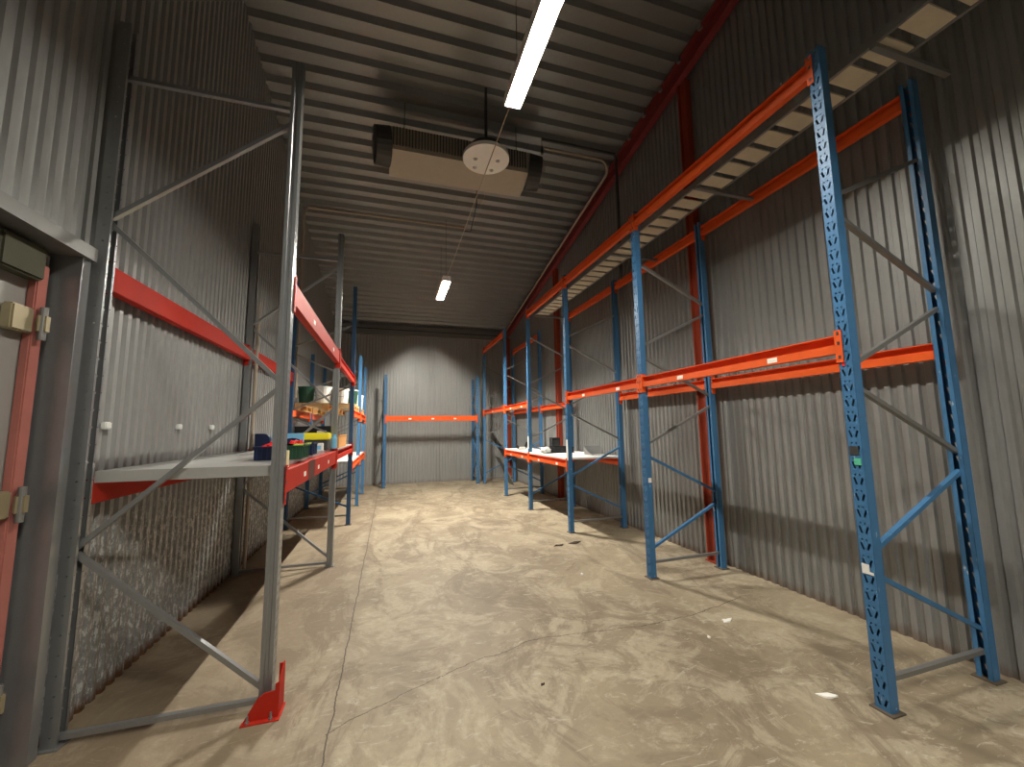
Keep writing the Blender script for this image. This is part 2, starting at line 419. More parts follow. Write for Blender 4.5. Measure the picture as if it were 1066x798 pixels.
def post_mesh(kind, H, rear=False):
    """web in the plane x=0 facing -x, section goes to x=D, width along y 0..W"""
    mb = MB(); th = .0028
    if kind == 'galv':
        web = [slot(.022, .025, .022, .008, 0), slot(W-.022, .025, .022, .008, 0)]; pitch = .05
    else:
        web = [slot(.022, .042, .042, .012, .30), slot(W-.022, .042, .042, .012, -.30), rnd_hole(.030, .079, .006), rnd_hole(W-.024, .080, .006)]; pitch = .0925
    plate(mb, W, H, pitch, web, lambda a, z, t: (t, a, z), th)
    side = [rnd_hole(D*.55, .05, .0055)] if (kind == 'galv' and rear) else []
    sp = .1 if side else H
    lipw = .017 if kind == 'galv' else .025
    if kind == 'galv':   # stiffening groove down each side
        g = [(0,0), (D*.30,0), (D*.38,.006), (D*.62,.006), (D*.70,0), (D,0)]
        if side:
            plate(mb, D, H, sp, side, lambda a, z, t: (a, t, z), th); plate(mb, D, H, sp, side, lambda a, z, t: (a, W-t, z), th)
        else:
            for sg in (0, 1):
                pts = [(x, (W-y) if sg else y) for x, y in g] + [(x, (W-y-th) if sg else y+th) for x, y in reversed(g)]
                mb.prism(pts, 0, H, 'z')
    else:
        mb.box((0,0,0), (D, th, H)); mb.box((0, W-th, 0), (D, W, H))
    lip = [rnd_hole(lipw/2, .05, .004)] if kind == 'galv' else []
    if lip:
        plate(mb, lipw, H, .1, lip, lambda a, z, t: (D-t, a, z), th); plate(mb, lipw, H, .1, lip, lambda a, z, t: (D-t, W-a, z), th)
    else:
        mb.box((D-th, 0, 0), (D, lipw, H)); mb.box((D-th, W-lipw, 0), (D, W, H))
    return mb
PM = {}
def pmesh(kind, H, m, rear):
    key = (kind, H, m, rear if kind == 'galv' else False)
    if key not in PM: PM[key] = post_mesh(kind, H, key[3]).mesh('post', M[m])
    return PM[key]
def frame(label, kind, H, depth, phase, m, loc, rz, group, hi=None):
    t = thing('upright_frame', label, 'rack frame', loc, rz, group)
    put('post', pmesh(kind, H-.008, m, False), t, (0, 0, .008))
    o = put('post', pmesh(kind, H-.008, m, True), t, (depth, W, .008), PI)
    for x in (0, depth-D):
        MB().box((x-.02, -.02, 0), (x+D+.02, W+.02, .008)).build('base_plate', M['dgalv' if kind == 'galv' else 'base'], t)
    xf, xr = D*.7, depth-D*.7; y = W/2
    def br(a, za, b, zb):
        p = (xf if a == 'f' else xr, y, za); q = (xf if b == 'f' else xr, y, zb)
        low = max(za, zb) < 1.5
        mm = M['galv'] if kind == 'galv' else (M[m] if low and abs(za-zb) > .1 else M['dgalv'])
        MB().bar(p, q, .026, .03).build('brace', mm, t)
    if kind == 'galv':
        br('f', .04, 'r', .04)
        z = [.10, .97, 1.90, 2.87, 3.73]
        s_ = 'frfrf'
        for i in range(4): br(s_[i], z[i]+(.015 if i else 0), s_[i+1], z[i+1]-.015)
        br('f', 3.81, 'r', 3.81)
    else:
        br('f', .16, 'r', .17)
        z = .30; side = 'r' if phase == 0 else 'f'
        while z + .43 < min(H, 3.8):
            o_ = 'f' if side == 'r' else 'r'
            br(side, z, o_, z+.43); side = o_; z += .555
    return t
GR = 'blue upright frames of the right-hand racks'
names = ['nearest blue perforated rack frame at the right edge of the photo',
         'second blue rack frame on the right, standing by the red column',
         'third blue rack frame on the right, at the near end of the low shelf',
         'fourth blue rack frame on the right, between the two low shelves',
         'fifth blue rack frame on the right, at the far end of the low shelf',
         'last blue rack frame on the right, nearest the end wall']
RF = []
for i, y in enumerate(YR):
    if i in (0, 1):
        f_ = frame(names[i], 'blue', 4.12, XRR-XR, i % 2, 'blue', (XR, y, 0), 0, GR)
    else:
        f_ = dup(RF[i % 2], (XR, y, 0), 0, names[i], GR)
    RF.append(f_)
# marks on individual posts
MB().box((-.004, .012, 1.36), (-.0005, .05, 1.40)).build('green_tape', M['greentape'], RF[0])
MB().box((-.004, .02, 1.42), (-.0005, .07, 1.47)).build('smudge', M['dark'], RF[0])
MB().box((-.003, .01, .735), (-.0005, .07, .75)).box((-.003, .03, .75), (-.0005, .07, .79)).build('paint_mark', M['offwhite'], RF[0])
MB().box((-.003, .045, 1.96), (-.0005, .06, 2.0)).build('red_mark', M['redp'], RF[0])
MB().box((-.003, .01, 1.10), (-.0005, .065, 1.42)).build('label_strip', M['sticker'], RF[2])
MB().box((-.003, .01, 1.20), (-.0005, .065, 1.45)).build('label_strip', M['sticker'], RF[3])
MB().box((.02, -.003, 1.0), (.06, -.0005, 1.05)).build('label_strip', M['sticker'], RF[1])
GL = 'upright frames of the left-hand racks'
fA = frame('nearest galvanised rack frame on the left with the red foot guard', 'galv', 4.16, XL-XLR, 0, 'galv', (XL, YL[0]+W, 0), PI, GL)
fB = dup(fA, (XL, YL[1]+W, 0), PI, 'second galvanised rack frame on the left, at the far end of the near shelf', GL)
fC = frame('tall dark blue rack frame on the left beyond the galvanised pair', 'blue', 4.22, XL-XLR, 1, 'dblue', (XL, YL[2]+W, 0), PI, GL)
fD = frame('short blue rack frame on the left, first beyond the tall dark blue one', 'blue', 3.26, XL-XLR, 0, 'blue', (XL, YL[3]+W, 0), PI, GL)
fE = dup(fD, (XL, YL[4]+W, 0), PI, 'short blue rack frame on the left, last before the end wall', GL)
GB = 'short blue frames of the rack on the end wall'
gA = frame('short blue frame at the left end of the end-wall rack', 'blue', 3.2, .80, 0, 'blue', (-.12, 11.95, 0), PI/2, GB)
gB = dup(gA, (2.56, 11.95, 0), PI/2, 'short blue frame at the right end of the end-wall rack', GB)

# ------------------------------------------------------------------ beams
def beam(label, L, m, loc, rz, style, group, stickers=2, tape=None, back=False, hooks=False):
    """front face at x=0 facing -x, runs along +y, bottom at z=0"""
    t = thing('rack_beam', label, 'rack beam', loc, rz, group); mm = M[m]; g = .004
    if style == 'step':       # recess above a ledge, open towards the aisle
        h = .115; prof = [(0, 0), (.05, 0), (.05, .115), (0, .115), (0, .108), (.042, .106), (.042, .056), (0, .056)]
        if back: prof = [(.05-a, b) for a, b in reversed(prof)]
        sx, sz = -.0015, .012
    else:
        h = .155; prof = [(0, .006), (.006, 0), (.054, 0), (.06, .006), (.06, h-.006), (.054, h), (.006, h), (0, h-.006)]
        sx, sz = -.0015, .05
    MB().prism(prof, g, L-g).build('beam_bar', mm, t)
    for e in (0, 1):
        y0 = g if e == 0 else L-g
        dr = -1 if e == 0 else 1
        c = MB()
        a, b = sorted((y0, y0-dr*.004)); c.box((-.006, a, -.06), (.045, b, h+.03))
        a, b = sorted((y0-dr*.004, y0+dr*.038)); c.box((-.010, a, -.06), (-.006, b, h+.03))
        con = c.build('end_connector', mm, t)
        if hooks:
            for z in (-.03, h/2, h+.005):
                a, b = sorted((y0+dr*.012, y0+dr*.026)); MB().box((-.0115, a, z-.008), (-.0095, b, z+.014)).build('hook_slot', M['dark'], con)
    for i in range(stickers):
        y = L*(i+1)/(stickers+1) if stickers != 2 else L*(.22 if i == 0 else .70)
        MB().box((sx, y-.04, sz), (sx+.001, y+.04, sz+.036)).build('label_sticker', M['sticker'], t)
    if tape: MB().box((-.002, tape, .0), (-.0005, tape+.28, h)).build('dark_tape', M['brown'], t)
    return t
ord_ = ['near', 'second', 'third', 'fourth', 'farthest']
def rbeam(i, z, rear, label, st):
    y0, y1 = YR[i]+W, YR[i+1]; L = y1-y0
    if rear: return beam(label, L, 'orange', (XRR, y1, z), PI, 'step', 'orange beams of the right-hand racks', 0, back=True, hooks=i < 1)
    return beam(label, L, 'orange', (XR, y0, z), 0, 'step', 'orange beams of the right-hand racks', st, hooks=i < 2)
ZT, ZM, ZS = 3.945, 2.045, .985
rbeam(0, ZT, 0, 'top aisle-side orange beam of the nearest right-hand bay', 0)
rbeam(1, ZT, 0, 'top aisle-side orange beam of the second right-hand bay', 0)
rbeam(2, ZT, 0, 'top aisle-side orange beam of the third right-hand bay', 0)
rbeam(4, ZT, 0, 'top aisle-side orange beam of the farthest right-hand bay', 0)
rbeam(0, ZT, 1, 'top wall-side orange beam of the nearest right-hand bay', 0)
rbeam(1, ZT, 1, 'top wall-side orange beam of the second right-hand bay', 0)
rbeam(2, ZT, 1, 'top wall-side orange beam of the third right-hand bay', 0)
rbeam(4, ZT, 1, 'top wall-side orange beam of the farthest right-hand bay', 0)
rbeam(0, ZM, 0, 'mid-height aisle-side orange beam of the nearest right-hand bay', 2)
rbeam(1, ZM, 0, 'mid-height aisle-side orange beam of the second right-hand bay', 2)
rbeam(3, ZM, 0, 'mid-height aisle-side orange beam of the fourth right-hand bay', 2)
rbeam(4, ZM, 0, 'mid-height aisle-side orange beam of the farthest right-hand bay', 1)
rbeam(0, ZM, 1, 'mid-height wall-side orange beam of the nearest right-hand bay', 0)
rbeam(1, ZM, 1, 'mid-height wall-side orange beam of the second right-hand bay', 0)
rbeam(3, ZM, 1, 'mid-height wall-side orange beam of the fourth right-hand bay', 0)
rbeam(4, ZM, 1, 'mid-height wall-side orange beam of the farthest right-hand bay', 0)
rbeam(2, ZS, 0, 'low aisle-side orange beam under the white shelf with the black tray', 2)
rbeam(3, ZS, 0, 'low aisle-side orange beam under the farther white shelf', 2)
rbeam(2, ZS, 1, 'low wall-side orange beam under the white shelf with the black tray', 0)
rbeam(3, ZS, 1, 'low wall-side orange beam under the farther white shelf', 0)
def lbeam(i, z, rear, label, m, style, st, tape=None):
    y0, y1 = YL[i]+W, YL[i+1]; L = y1-y0; g = 'beams of the left-hand racks'
    if rear: return beam(label, L, m, (XLR, y0, z), 0, style, g, 0)
    return beam(label, L, m, (XL, y1, z), PI, style, g, st, tape, hooks=i < 1)
lbeam(0, 2.45, 0, 'upper aisle-side red beam of the nearest left-hand bay', 'red', 'box', 2)
lbeam(0, 2.45, 1, 'upper wall-side red beam of the nearest left-hand bay', 'red', 'box', 0)
lbeam(0, 1.205, 0, 'lower aisle-side red beam with dark tape below the crates', 'red', 'box', 3, 1.45)
lbeam(0, 1.205, 1, 'lower wall-side red beam under the near galvanised shelf', 'red', 'box', 0)
lbeam(1, 2.45, 0, 'upper aisle-side red beam of the second left-hand bay', 'red', 'step', 0)
lbeam(1, 2.45, 1, 'upper wall-side red beam of the second left-hand bay', 'red', 'box', 0)
lbeam(1, 1.24, 0, 'lower aisle-side red beam below the wooden box', 'red', 'step', 0)
lbeam(1, 1.24, 1, 'lower wall-side red beam behind the wooden box', 'red', 'box', 0)
lbeam(2, 1.86, 0, 'upper aisle-side orange beam carrying the near pallet', 'orange', 'step', 0)
lbeam(2, 1.86, 1, 'upper wall-side orange beam carrying the near pallet', 'orange', 'step', 0)
lbeam(3, 1.86, 0, 'upper aisle-side orange beam carrying the far pallet', 'orange', 'step', 0)
lbeam(3, 1.86, 1, 'upper wall-side orange beam carrying the far pallet', 'orange', 'step', 0)
lbeam(2, .93, 0, 'lower aisle-side orange beam under the near white boards', 'orange', 'step', 0)
lbeam(2, .93, 1, 'lower wall-side orange beam under the near white boards', 'orange', 'step', 0)
lbeam(3, .93, 0, 'lower aisle-side orange beam under the far white boards', 'orange', 'step', 0)
lbeam(3, .93, 1, 'lower wall-side orange beam under the far white boards', 'orange', 'step', 0)
beam('long orange beam with three white labels across the end wall', 2.602, 'orange', (2.482, 11.95, 1.86), PI/2, 'box', None, 3)

# ------------------------------------------------------------------ shelves
def panel(label, loc, sx, sy, m, group, h=.06):
    t = thing('steel_shelf', label, 'shelf', loc, 0, group)
    mb = MB().box((0, .003, h-.004), (sx, sy-.003, h)).box((0, .003, 0), (sx, .007, h-.004)).box((0, sy-.007, 0), (sx, sy-.003, h-.004)).box((0, .007, 0), (.004, sy-.007, h-.004)).box((sx-.004, .007, 0), (sx, sy-.007, h-.004))
    mb.build('pan', M[m], t); return t
x0 = XLR+.062; x1 = XL-.062; base = None; ns = 8; sy = (YL[1]-YL[0]-W-.02)/ns
for i in range(ns):
    loc = (x0, YL[0]+W+.01+i*sy, 1.325)
    lb = ['galvanised shelf panel nearest the camera on the left shelf', 'second galvanised panel of the left shelf'][i] if i < 2 else 'galvanised panel %s of the left shelf' % ['third from the near end', 'fourth from the near end', 'just in front of the crates', 'under the navy crates', 'under the yellow-lidded box', 'at the far end'][i-2]
    if base is None: base = panel(lb, loc, x1-x0, sy, 'deck', 'panels of the near left shelf', .065)
    else: dup(base, loc, 0, lb)
def board(label, loc, s, m, group=None):
    o = MB().box((0,0,0), s, .004).build('shelf_board', M[m], None, loc); return tag(o, label, 'shelf board', group, 'thing')
board('pale grey shelf board in the second left-hand bay beside the wooden box', (x0, YL[1]+W+.075, 1.357), (x1-x0+.06, 1.9, .02), 'deck')
for i, lb in ((2, 'white boards on the lower level of the near left pallet bay'), (3, 'white boards on the lower level of the far left pallet bay')):
    board(lb, (XLR+.015, YL[i]+W+.03, 1.047), (XL-XLR-.03, YL[i+1]-YL[i]-W-.06, .025), 'offwhite', 'white boards in the left pallet bays')
for i, lb in ((2, 'white shelf board carrying the folded grey sheet on the right'), (3, 'white shelf board between the fourth and fifth right-hand frames')):
    board(lb, (XR+.004, YR[i]+W+.01, 1.102), (XRR-XR-.008, YR[i+1]-YR[i]-W-.02, .03), 'offwhite', 'white shelf boards on the right')

# ------------------------------------------------------------------ red foot guard
t = thing('post_guard', 'red steel foot guard bolted round the nearest left post', 'post guard', (XL, YL[0], 0))
xa, xb, ya, yb = -.10, .06, -.09, .035
MB().box((xa-.02, ya-.03, 0), (xb+.01, ya+.006, .006)).box((xb-.006, ya+.006, 0), (xb+.012, yb, .006)).build('floor_flange', M['red'], t)
gd = MB().prism([(xa-.015, .006), (xb, .006), (xb, .19), (xb-.02, .18), (xb-.022, .145), (xb-.075, .14), (xa+.05, .115)], ya, ya+.006, 'y')
gd.prism([(ya+.006, .006), (yb, .006), (yb, .225), (yb-.012, .245), (yb-.03, .235), (ya+.03, .205), (ya+.006, .19)], xb-.006, xb, 'x')
gd.box((xb-.03, yb-.006, .006), (xb-.006, yb, .23))
gd.build('guard_plate', M['red'], t)
for x in (xa+.01, xb-.035):
    MB().cyl((x, ya-.014, .006), (x, ya-.014, .045), .006, 8).cyl((x, ya-.014, .007), (x, ya-.014, .016), .011, 6).build('anchor_bolt', M['galv'], t)

# ------------------------------------------------------------------ lamps
LX, LZ = 1.0, 4.5
def lamp(label, y0, L, tm, h, tz):
    """open white reflector trough with one tube inside, hung on two wires"""
    t = thing('ceiling_lamp', label, 'lamp', (LX, y0, LZ), 0, 'suspended batten lamps')
    w = .075
    prof = [(-w, 0), (-w, h+.03), (w, h+.03), (w, 0), (w-.004, 0), (w-.004, h), (-w+.004, h), (-w+.004, 0)]
    MB().prism(prof, 0, L).box((-w, -.004, 0), (w, 0, h+.03)).box((-w, L, 0), (w, L+.004, h+.03)).build('housing', M['refl'], t)
    MB().cyl((0, .03, tz), (0, L-.03, tz), .016, 12).build('tube', M[tm], t)
    for y in (.15, L-.15):
        MB().cyl((0, y, h+.03), (0, y, roof(y0+y)-LZ-.005), .003, 6).build('hanging_wire', M['dark'], t)
    return t
lamp('long lit batten lamp hanging nearest the camera', 1.96, 1.22, 'tube_near', .075, .038)
lamp('small bright lit lamp hanging far down the hall', 7.65, 1.15, 'tube_far', .085, .066)
lamp('lit batten lamp hanging behind the photographer', -1.9, 1.22, 'tube_third', .075, .061)
o = MB().tube([(LX, 3.185, 4.58), (LX-.005, 5.2, 4.565), (LX, 6.4, 4.565), (LX, 7.645, 4.58)], .006, 6).build('power_cable', M['copper'])
tag(o, 'pale cable strung between the two hanging lamps', 'cable')

# ------------------------------------------------------------------ cooling unit under the roof
ux0, ux1, uy0, uy1, uz = -.10, 1.98, 5.42, 5.98, 5.44
t = thing('unit_cooler', 'white cooling unit with round fans hung under the roof', 'cooling unit', ((ux0+ux1)/2, (uy0+uy1)/2, uz))
hx = (ux1-ux0)/2; hy = (uy1-uy0)/2
MB().prism([(-hy, .06), (hy, 0), (hy, .03), (hy, .40), (-hy, .40), (-hy, .09)], -hx, hx, 'x').build('casing', M['white'], t)
fin = MB()
for i in range(46):
    x = -hx+.05+i*(2*hx-.1)/46; fin.box((x, -hy-.03, .12), (x+.014, -hy-.002, .38))
fin.build('coil_fins', M['dark'], t)
for sx in (-1, 1):
    xx = sx*(hx+.002)
    cw = MB().cyl((xx, -.10, .2), (xx+sx*.20, -.13, .18), .27, 24, .25).build('fan_cowl', M['dark'], t)
    gl = MB()
    for r in (.08, .15, .22):
        pts = [(xx+sx*.215, -.13+r*math.cos(a), .18+r*math.sin(a)) for a in [2*PI*i/20 for i in range(21)]]
        gl.tube(pts, .004, 5)
    gl.build('fan_grille', M['dgalv'], cw)
for x in (-hx+.2, hx-.2):
    for y in (-hy+.08, hy-.08):
        MB().cyl((x, y, .40), (x, y, roof((uy0+uy1)/2+y)-uz-.005), .006, 6).build('hanging_rod', M['dark'], t)
# round plate below the unit
t = thing('round_plate', 'round white plate with four holes hung before the cooling unit', 'round plate', (1.19, 5.03, 5.30))
def disc_mesh(r, th, holes, n=40):
    bm = bmesh.new()
    def loop(pts):
        v = [bm.verts.new((a, b, 0)) for a, b in pts]
        for i in range(len(v)): bm.edges.new((v[i], v[(i+1) % len(v)]))
    loop([(r*math.cos(2*PI*i/n), r*math.sin(2*PI*i/n)) for i in range(n)])
    hs = [rnd_hole(x, y, q, 12) for x, y, q in holes]
    for h in hs: loop(h)
    bmesh.ops.triangle_fill(bm, use_beauty=True, use_dissolve=False, edges=bm.edges[:])
    bm.verts.index_update()
    vs = [tuple(v.co) for v in bm.verts]; fs = [tuple(v.index for v in f.verts) for f in bm.faces]; bm.free()
    N_ = len(vs); mb = MB(); loops = [range(0, n)]; k = n
    for h in hs: loops.append(range(k, k+len(h))); k += len(h)
    al = vs + [(x, y, th) for x, y, z in vs]
    ff = fs + [tuple(i+N_ for i in reversed(f)) for f in fs]
    for lp in loops:
        lp = list(lp)
        for i in range(len(lp)): a, b = lp[i], lp[(i+1) % len(lp)]; ff.append((a, b, b+N_, a+N_))
    return mb.add(al, ff)
disc_mesh(.32, .05, [(-.15, .02, .032), (-.12, .2, .032), (.16, -.02, .032), (.12, .2, .032)]).build('disc', M['refl'], t)
MB().cyl((0, 0, .05), (0, 0, .16), .24, 24).build('motor_housing', M['dark'], t)
MB().cyl((0, 0, .16), (0, 0, roof(5.03)-5.30-.005), .02, 10).build('hanging_rod', M['dark'], t)
# small hanging hook bar below the unit
t = thing('hanging_hook', 'thin dark hook rod with cord hanging below the cooling unit', 'hook', (1.34, 6.4, 5.35))
MB().tube([(0, 0, .70), (0, 0, .1), (0, .55, -.12), (-.14, .56, -.12)], .009, 6).build('rod', M['dark'], t)
MB().tube([(.0, 0, .70), (.10, -.1, .45), (.16, .05, .32), (.12, .25, .2), (.0, .55, -.10)], .005, 6).build('cord', M['copper'], t)

# ------------------------------------------------------------------ pipes
def pipe(label, pts, r, m):
    o = MB().tube(pts, r, 8).build('pipe', M[m], None, smooth=False); return tag(o, label, 'pipe')
py = 7.95
pipe('tan pipe running across under the roof and down the left wall', [(XLW+.05, py, 2.2), (XLW+.05, py, roof(py)-.16), (XLW+.12, py, roof(py)-.024), (1.4, py, roof(py)-.024)], .022, 'copper')
yy = 5.75
pts = [(2.35, yy, roof(yy)-.024), (3.41, yy, roof(yy)-.024)]
for i in range(1, 7):
    a = i/6*PI/2; pts.append((3.41+.2*math.sin(a), yy+.2*(1-math.cos(a)), roof(yy+.2*(1-math.cos(a)))-.024-.1*i/6))
for y in (7.0, 9.0, 11.0, 12.6): pts.append((3.61, y, roof(y)-.124))
pipe('tan pipe curving from the cooling unit along the right roof edge', pts, .022, 'copper')
pipe('dark pipe from the cooling unit dropping down the right wall', [(2.25, 5.6, 6.0), (2.25, 5.6, roof(5.6)-.026), (3.58, 5.6, roof(5.6)-.026), (3.61, 5.6, roof(5.6)-.08), (3.61, 5.6, 4.05)], .024, 'dark')
pipe('beige standpipe on the left wall beyond the second galvanised frame', [(-1.585, 5.52, .0), (-1.585, 5.52, 3.2)], .02, 'copper')

# ------------------------------------------------------------------ cable tray inside the right racks
ty0, ty1, tz = -.4, 7.85, 4.0; tx0, tx1 = 2.90, 3.19
t = thing('cable_tray', 'long ladder cable tray with beige rungs above the right racks', 'cable tray', ((tx0+tx1)/2, 3.5, tz))
for x in (tx0, tx1):
    MB().box((x-.012-(tx0+tx1)/2, ty0-3.5, 0), (x+.012-(tx0+tx1)/2, ty1-3.5, .06)).build('side_rail', M['dgalv'], t)
hw = (tx1-tx0)/2-.013; y = ty0+.02
while y < ty1-.16:
    MB().box((-hw, y-3.5, .004), (hw, y-3.5+.145, .018)).build('rung', M['beige'], t); y += .205
for y in (-.2, 1.52, 3.08, 4.68, 7.82):
    MB().box((tx0-.02-(tx0+tx1)/2, y-3.5-.018, -.03), (3.619-(tx0+tx1)/2, y-3.5+.018, -.002)).build('bracket', M['dgalv'], t)

# ------------------------------------------------------------------ goods
def shell(w, d, h, th=.006, slots=0):
    """open crate, origin at the centre of its bottom"""
    mb = MB().box((-w/2, -d/2, 0), (w/2, d/2, th))
    mb.box((-w/2, -d/2, th), (-w/2+th, d/2, h)).box((w/2-th, -d/2, th), (w/2, d/2, h)).box((-w/2+th, -d/2, th), (w/2-th, -d/2+th, h)).box((-w/2+th, d/2-th, th), (w/2-th, d/2, h))
    mb.box((-w/2-.008, -d/2-.008, h-.012), (w/2+.008, -d/2, h)).box((-w/2-.008, d/2, h-.012), (w/2+.008, d/2+.008, h)).box((-w/2-.008, -d/2, h-.012), (-w/2, d/2, h)).box((w/2, -d/2, h-.012), (w/2+.008, d/2, h))
    for i in range(slots):
        x = -w/2 + (i+.5)*w/slots; mb.box((x-.004, -d/2-.006, .01), (x+.004, -d/2, h-.012))
        y = -d/2 + (i+.5)*d/slots; mb.box((w/2, y-.004, .01), (w/2+.006, y+.004, h-.012))
    return mb
ZD = 1.392
def crate(label, x, y, w, d, h, m, fill=None, z=ZD, slots=6, n=26, rim=None):
    t = thing('storage_crate', label, 'crate', (x, y, z))
    shell(w, d, h, slots=slots).build('crate_body', M[m], t)
    if rim: 
        r = MB()
        for i in range(12): 
            xx = -w/2+rnd.random()*w; r.box((xx, -d/2-.01, h), (xx+.03, -d/2+.005, h+.012))
            yy = -d/2+rnd.random()*d; r.box((w/2-.005, yy, h), (w/2+.01, yy+.04, h+.012))
        r.build('crate_rim', M[rim], t)
    if fill:
        q = MB()
        for i in range(n):
            a = rnd.random()*6; px = (rnd.random()-.5)*(w-.1); py_ = (rnd.random()-.5)*(d-.1); pz = .02+rnd.random()*(h*.85)
            q.bar((px-.03*math.cos(a), py_-.03*math.sin(a), pz), (px+.03*math.cos(a), py_+.03*math.sin(a), pz+.02), .03, .03)
        o = q.build('crate_contents', M[fill], t); o['kind'] = 'stuff'
    return t
crate('navy slotted crate with red pieces on the near left shelf', -.88, 3.56, .165, .28, .10, 'navy', 'redp', slots=5, n=30)
t = thing('arched_box', 'navy and sky-blue arched box standing behind the navy crate', 'box', (-.90, 3.84, ZD))
def arch(x0, x1, h, r, n=8):
    return [(x0, 0), (x1, 0), (x1, h-r)] + [(x1-r+r*math.cos(a), h-r+r*math.sin(a)) for a in [PI/2*i/n for i in range(1, n+1)]] + [(x0, h)]
MB().prism(arch(-.165, -.055, .195, .05), -.06, -.012, 'y').build('navy_panel', M['navy'], t)
MB().prism([(-.055, .10), (.185, .10), (.185, .195), (-.055, .195)], .0, .03, 'y').build('sky_panel', M['sky'], t)
MB().prism([(-.055, 0), (.185, 0), (.185, .10)] + [(.10+.085*math.cos(a), .10+.055*math.sin(a)) for a in [PI*i/10 for i in range(0, 11)]] + [(-.055, .10)], -.012, .05, 'y').build('dark_body', M['navy'], t)
crate('black slotted crate heaped with red pieces behind the front post', -.715, 3.58, .135, .30, .105, 'dgreen', 'redp', n=40, slots=5, rim='lime')
crate('small navy crate between the red pieces and the white carton', -.69, 4.08, .06, .22, .105, 'navy', None, slots=3)
t = thing('storage_box', 'grey storage box with a bright yellow lid on the left shelf', 'box', (-.83, 5.05, ZD))
MB().box((-.155, -.12, 0), (.155, .12, .115), .012).build('box_body', M['dark'], t)
MB().box((-.165, -.13, .116), (.165, .13, .192), .012).build('lid', M['yellow'], t)
t = thing('white_carton', 'small white carton before the yellow-lidded box', 'carton', (-.72, 4.68, ZD))
MB().box((-.045, -.04, 0), (.04, .04, .085), .004).build('carton_body', M['offwhite'], t)
MB().box((-.03, -.0415, .02), (.025, -.0402, .06)).build('label_sticker', M['sky'], t)
t = thing('blue_canister', 'pale blue canister at the far end of the near left shelf', 'canister', (-.655, 5.33, ZD))
MB().lathe([(.03, 0), (.034, .01), (.034, .12), (.02, .15), (.02, .17)], n=14).build('canister_body', M['sky'], t, smooth=False)
o = MB().box((-.012, -.012, 0), (.012, .012, .115), .003).build('wood_stake', M['cream'], None, (-.665, 3.06, 1.361)); tag(o, 'short cream wooden stake standing on the lower red beam', 'stake')
t = thing('wooden_box', 'open orange pine box in the second left-hand bay', 'box', (-.86, 6.25, 1.378))
shell(.42, .9, .17, .014).build('box_body', M['owood'], t)
MB().box((-.19, -.40, .02), (.05, -.10, .15), .02).build('dark_contents', M['navy'], t)
# pallets with buckets
def pallet(label, x, y, z):
    t = thing('pallet', label, 'pallet', (x, y, z), 0, 'pallets on the left racks')
    for i in range(7): MB().box((-.5, -.6+i*.185, .118), (.5, -.6+i*.185+.09, .14)).build('deck_board', M['wood'], t)
    for xx in (-.5, -.05, .4): MB().box((xx, -.6, .096), (xx+.1, .6, .118)).build('stringer_board', M['wood'], t)
    for xx in (-.5, -.05, .4):
        for yy in (-.6, -.07, .46): MB().box((xx, yy, .022), (xx+.1, yy+.14, .096)).build('block', M['owood'], t)
        MB().box((xx, -.6, 0), (xx+.1, .6, .022)).build('bottom_board', M['wood'], t)
    return t
PZ = 1.976
pallet('near pine pallet of buckets on the left racks', -1.155, 8.60, PZ)
pallet('far pine pallet of buckets on the left racks', -1.155, 10.30, PZ)
def bucket(label, x, y, m, lid, r=.14, h=.30):
    t = thing('bucket', label, 'bucket', (x, y, PZ+.141), 0, 'buckets on the pallets')
    MB().lathe([(r*.86, 0), (r, h*.97)], n=18).build('bucket_body', M[m], t, smooth=False)
    MB().lathe([(r*1.04, h*.97), (r*1.06, h*.985), (r*1.06, h*1.03), (r*.98, h*1.045)], n=18).build('lid', M[lid], t)
    MB().tube([(r*1.02*math.cos(a), -r*.2-r*.9*math.sin(a), h*.86-h*.45*math.sin(a)) for a in [PI*i/10 for i in range(11)]], .003, 5).build('handle', M['dark'], t)
    return t
bucket('dark green bucket at the wall end of the near pallet', -1.52, 8.25, 'dgreen', 'dgreen')
bucket('white bucket with a white lid beside the dark green one', -1.22, 8.2, 'offwhite', 'offwhite')
bucket('white bucket with a dark lid in the middle of the near pallet', -.92, 8.25, 'offwhite', 'black')
bucket('dark green bucket at the aisle corner of the near pallet', -.80, 8.80, 'dgreen', 'offwhite')
bucket('bright green bucket on the aisle side of the far pallet', -.98, 9.9, 'green', 'offwhite')
bucket('large white tub at the aisle corner of the far pallet', -.82, 10.45, 'offwhite', 'offwhite', .17, .33)
bucket('dark bucket at the wall side of the far pallet', -1.45, 9.95, 'black', 'black')
t = thing('black_crate', 'black crate with a white label under the near pallet', 'crate', (-1.30, 8.1, 1.073))
shell(.62, .50, .62, .012, 5).build('crate_body', M['black'], t)
MB().box((.05, -.259, .45), (.20, -.2565, .54)).build('label_sticker', M['sticker'], t)
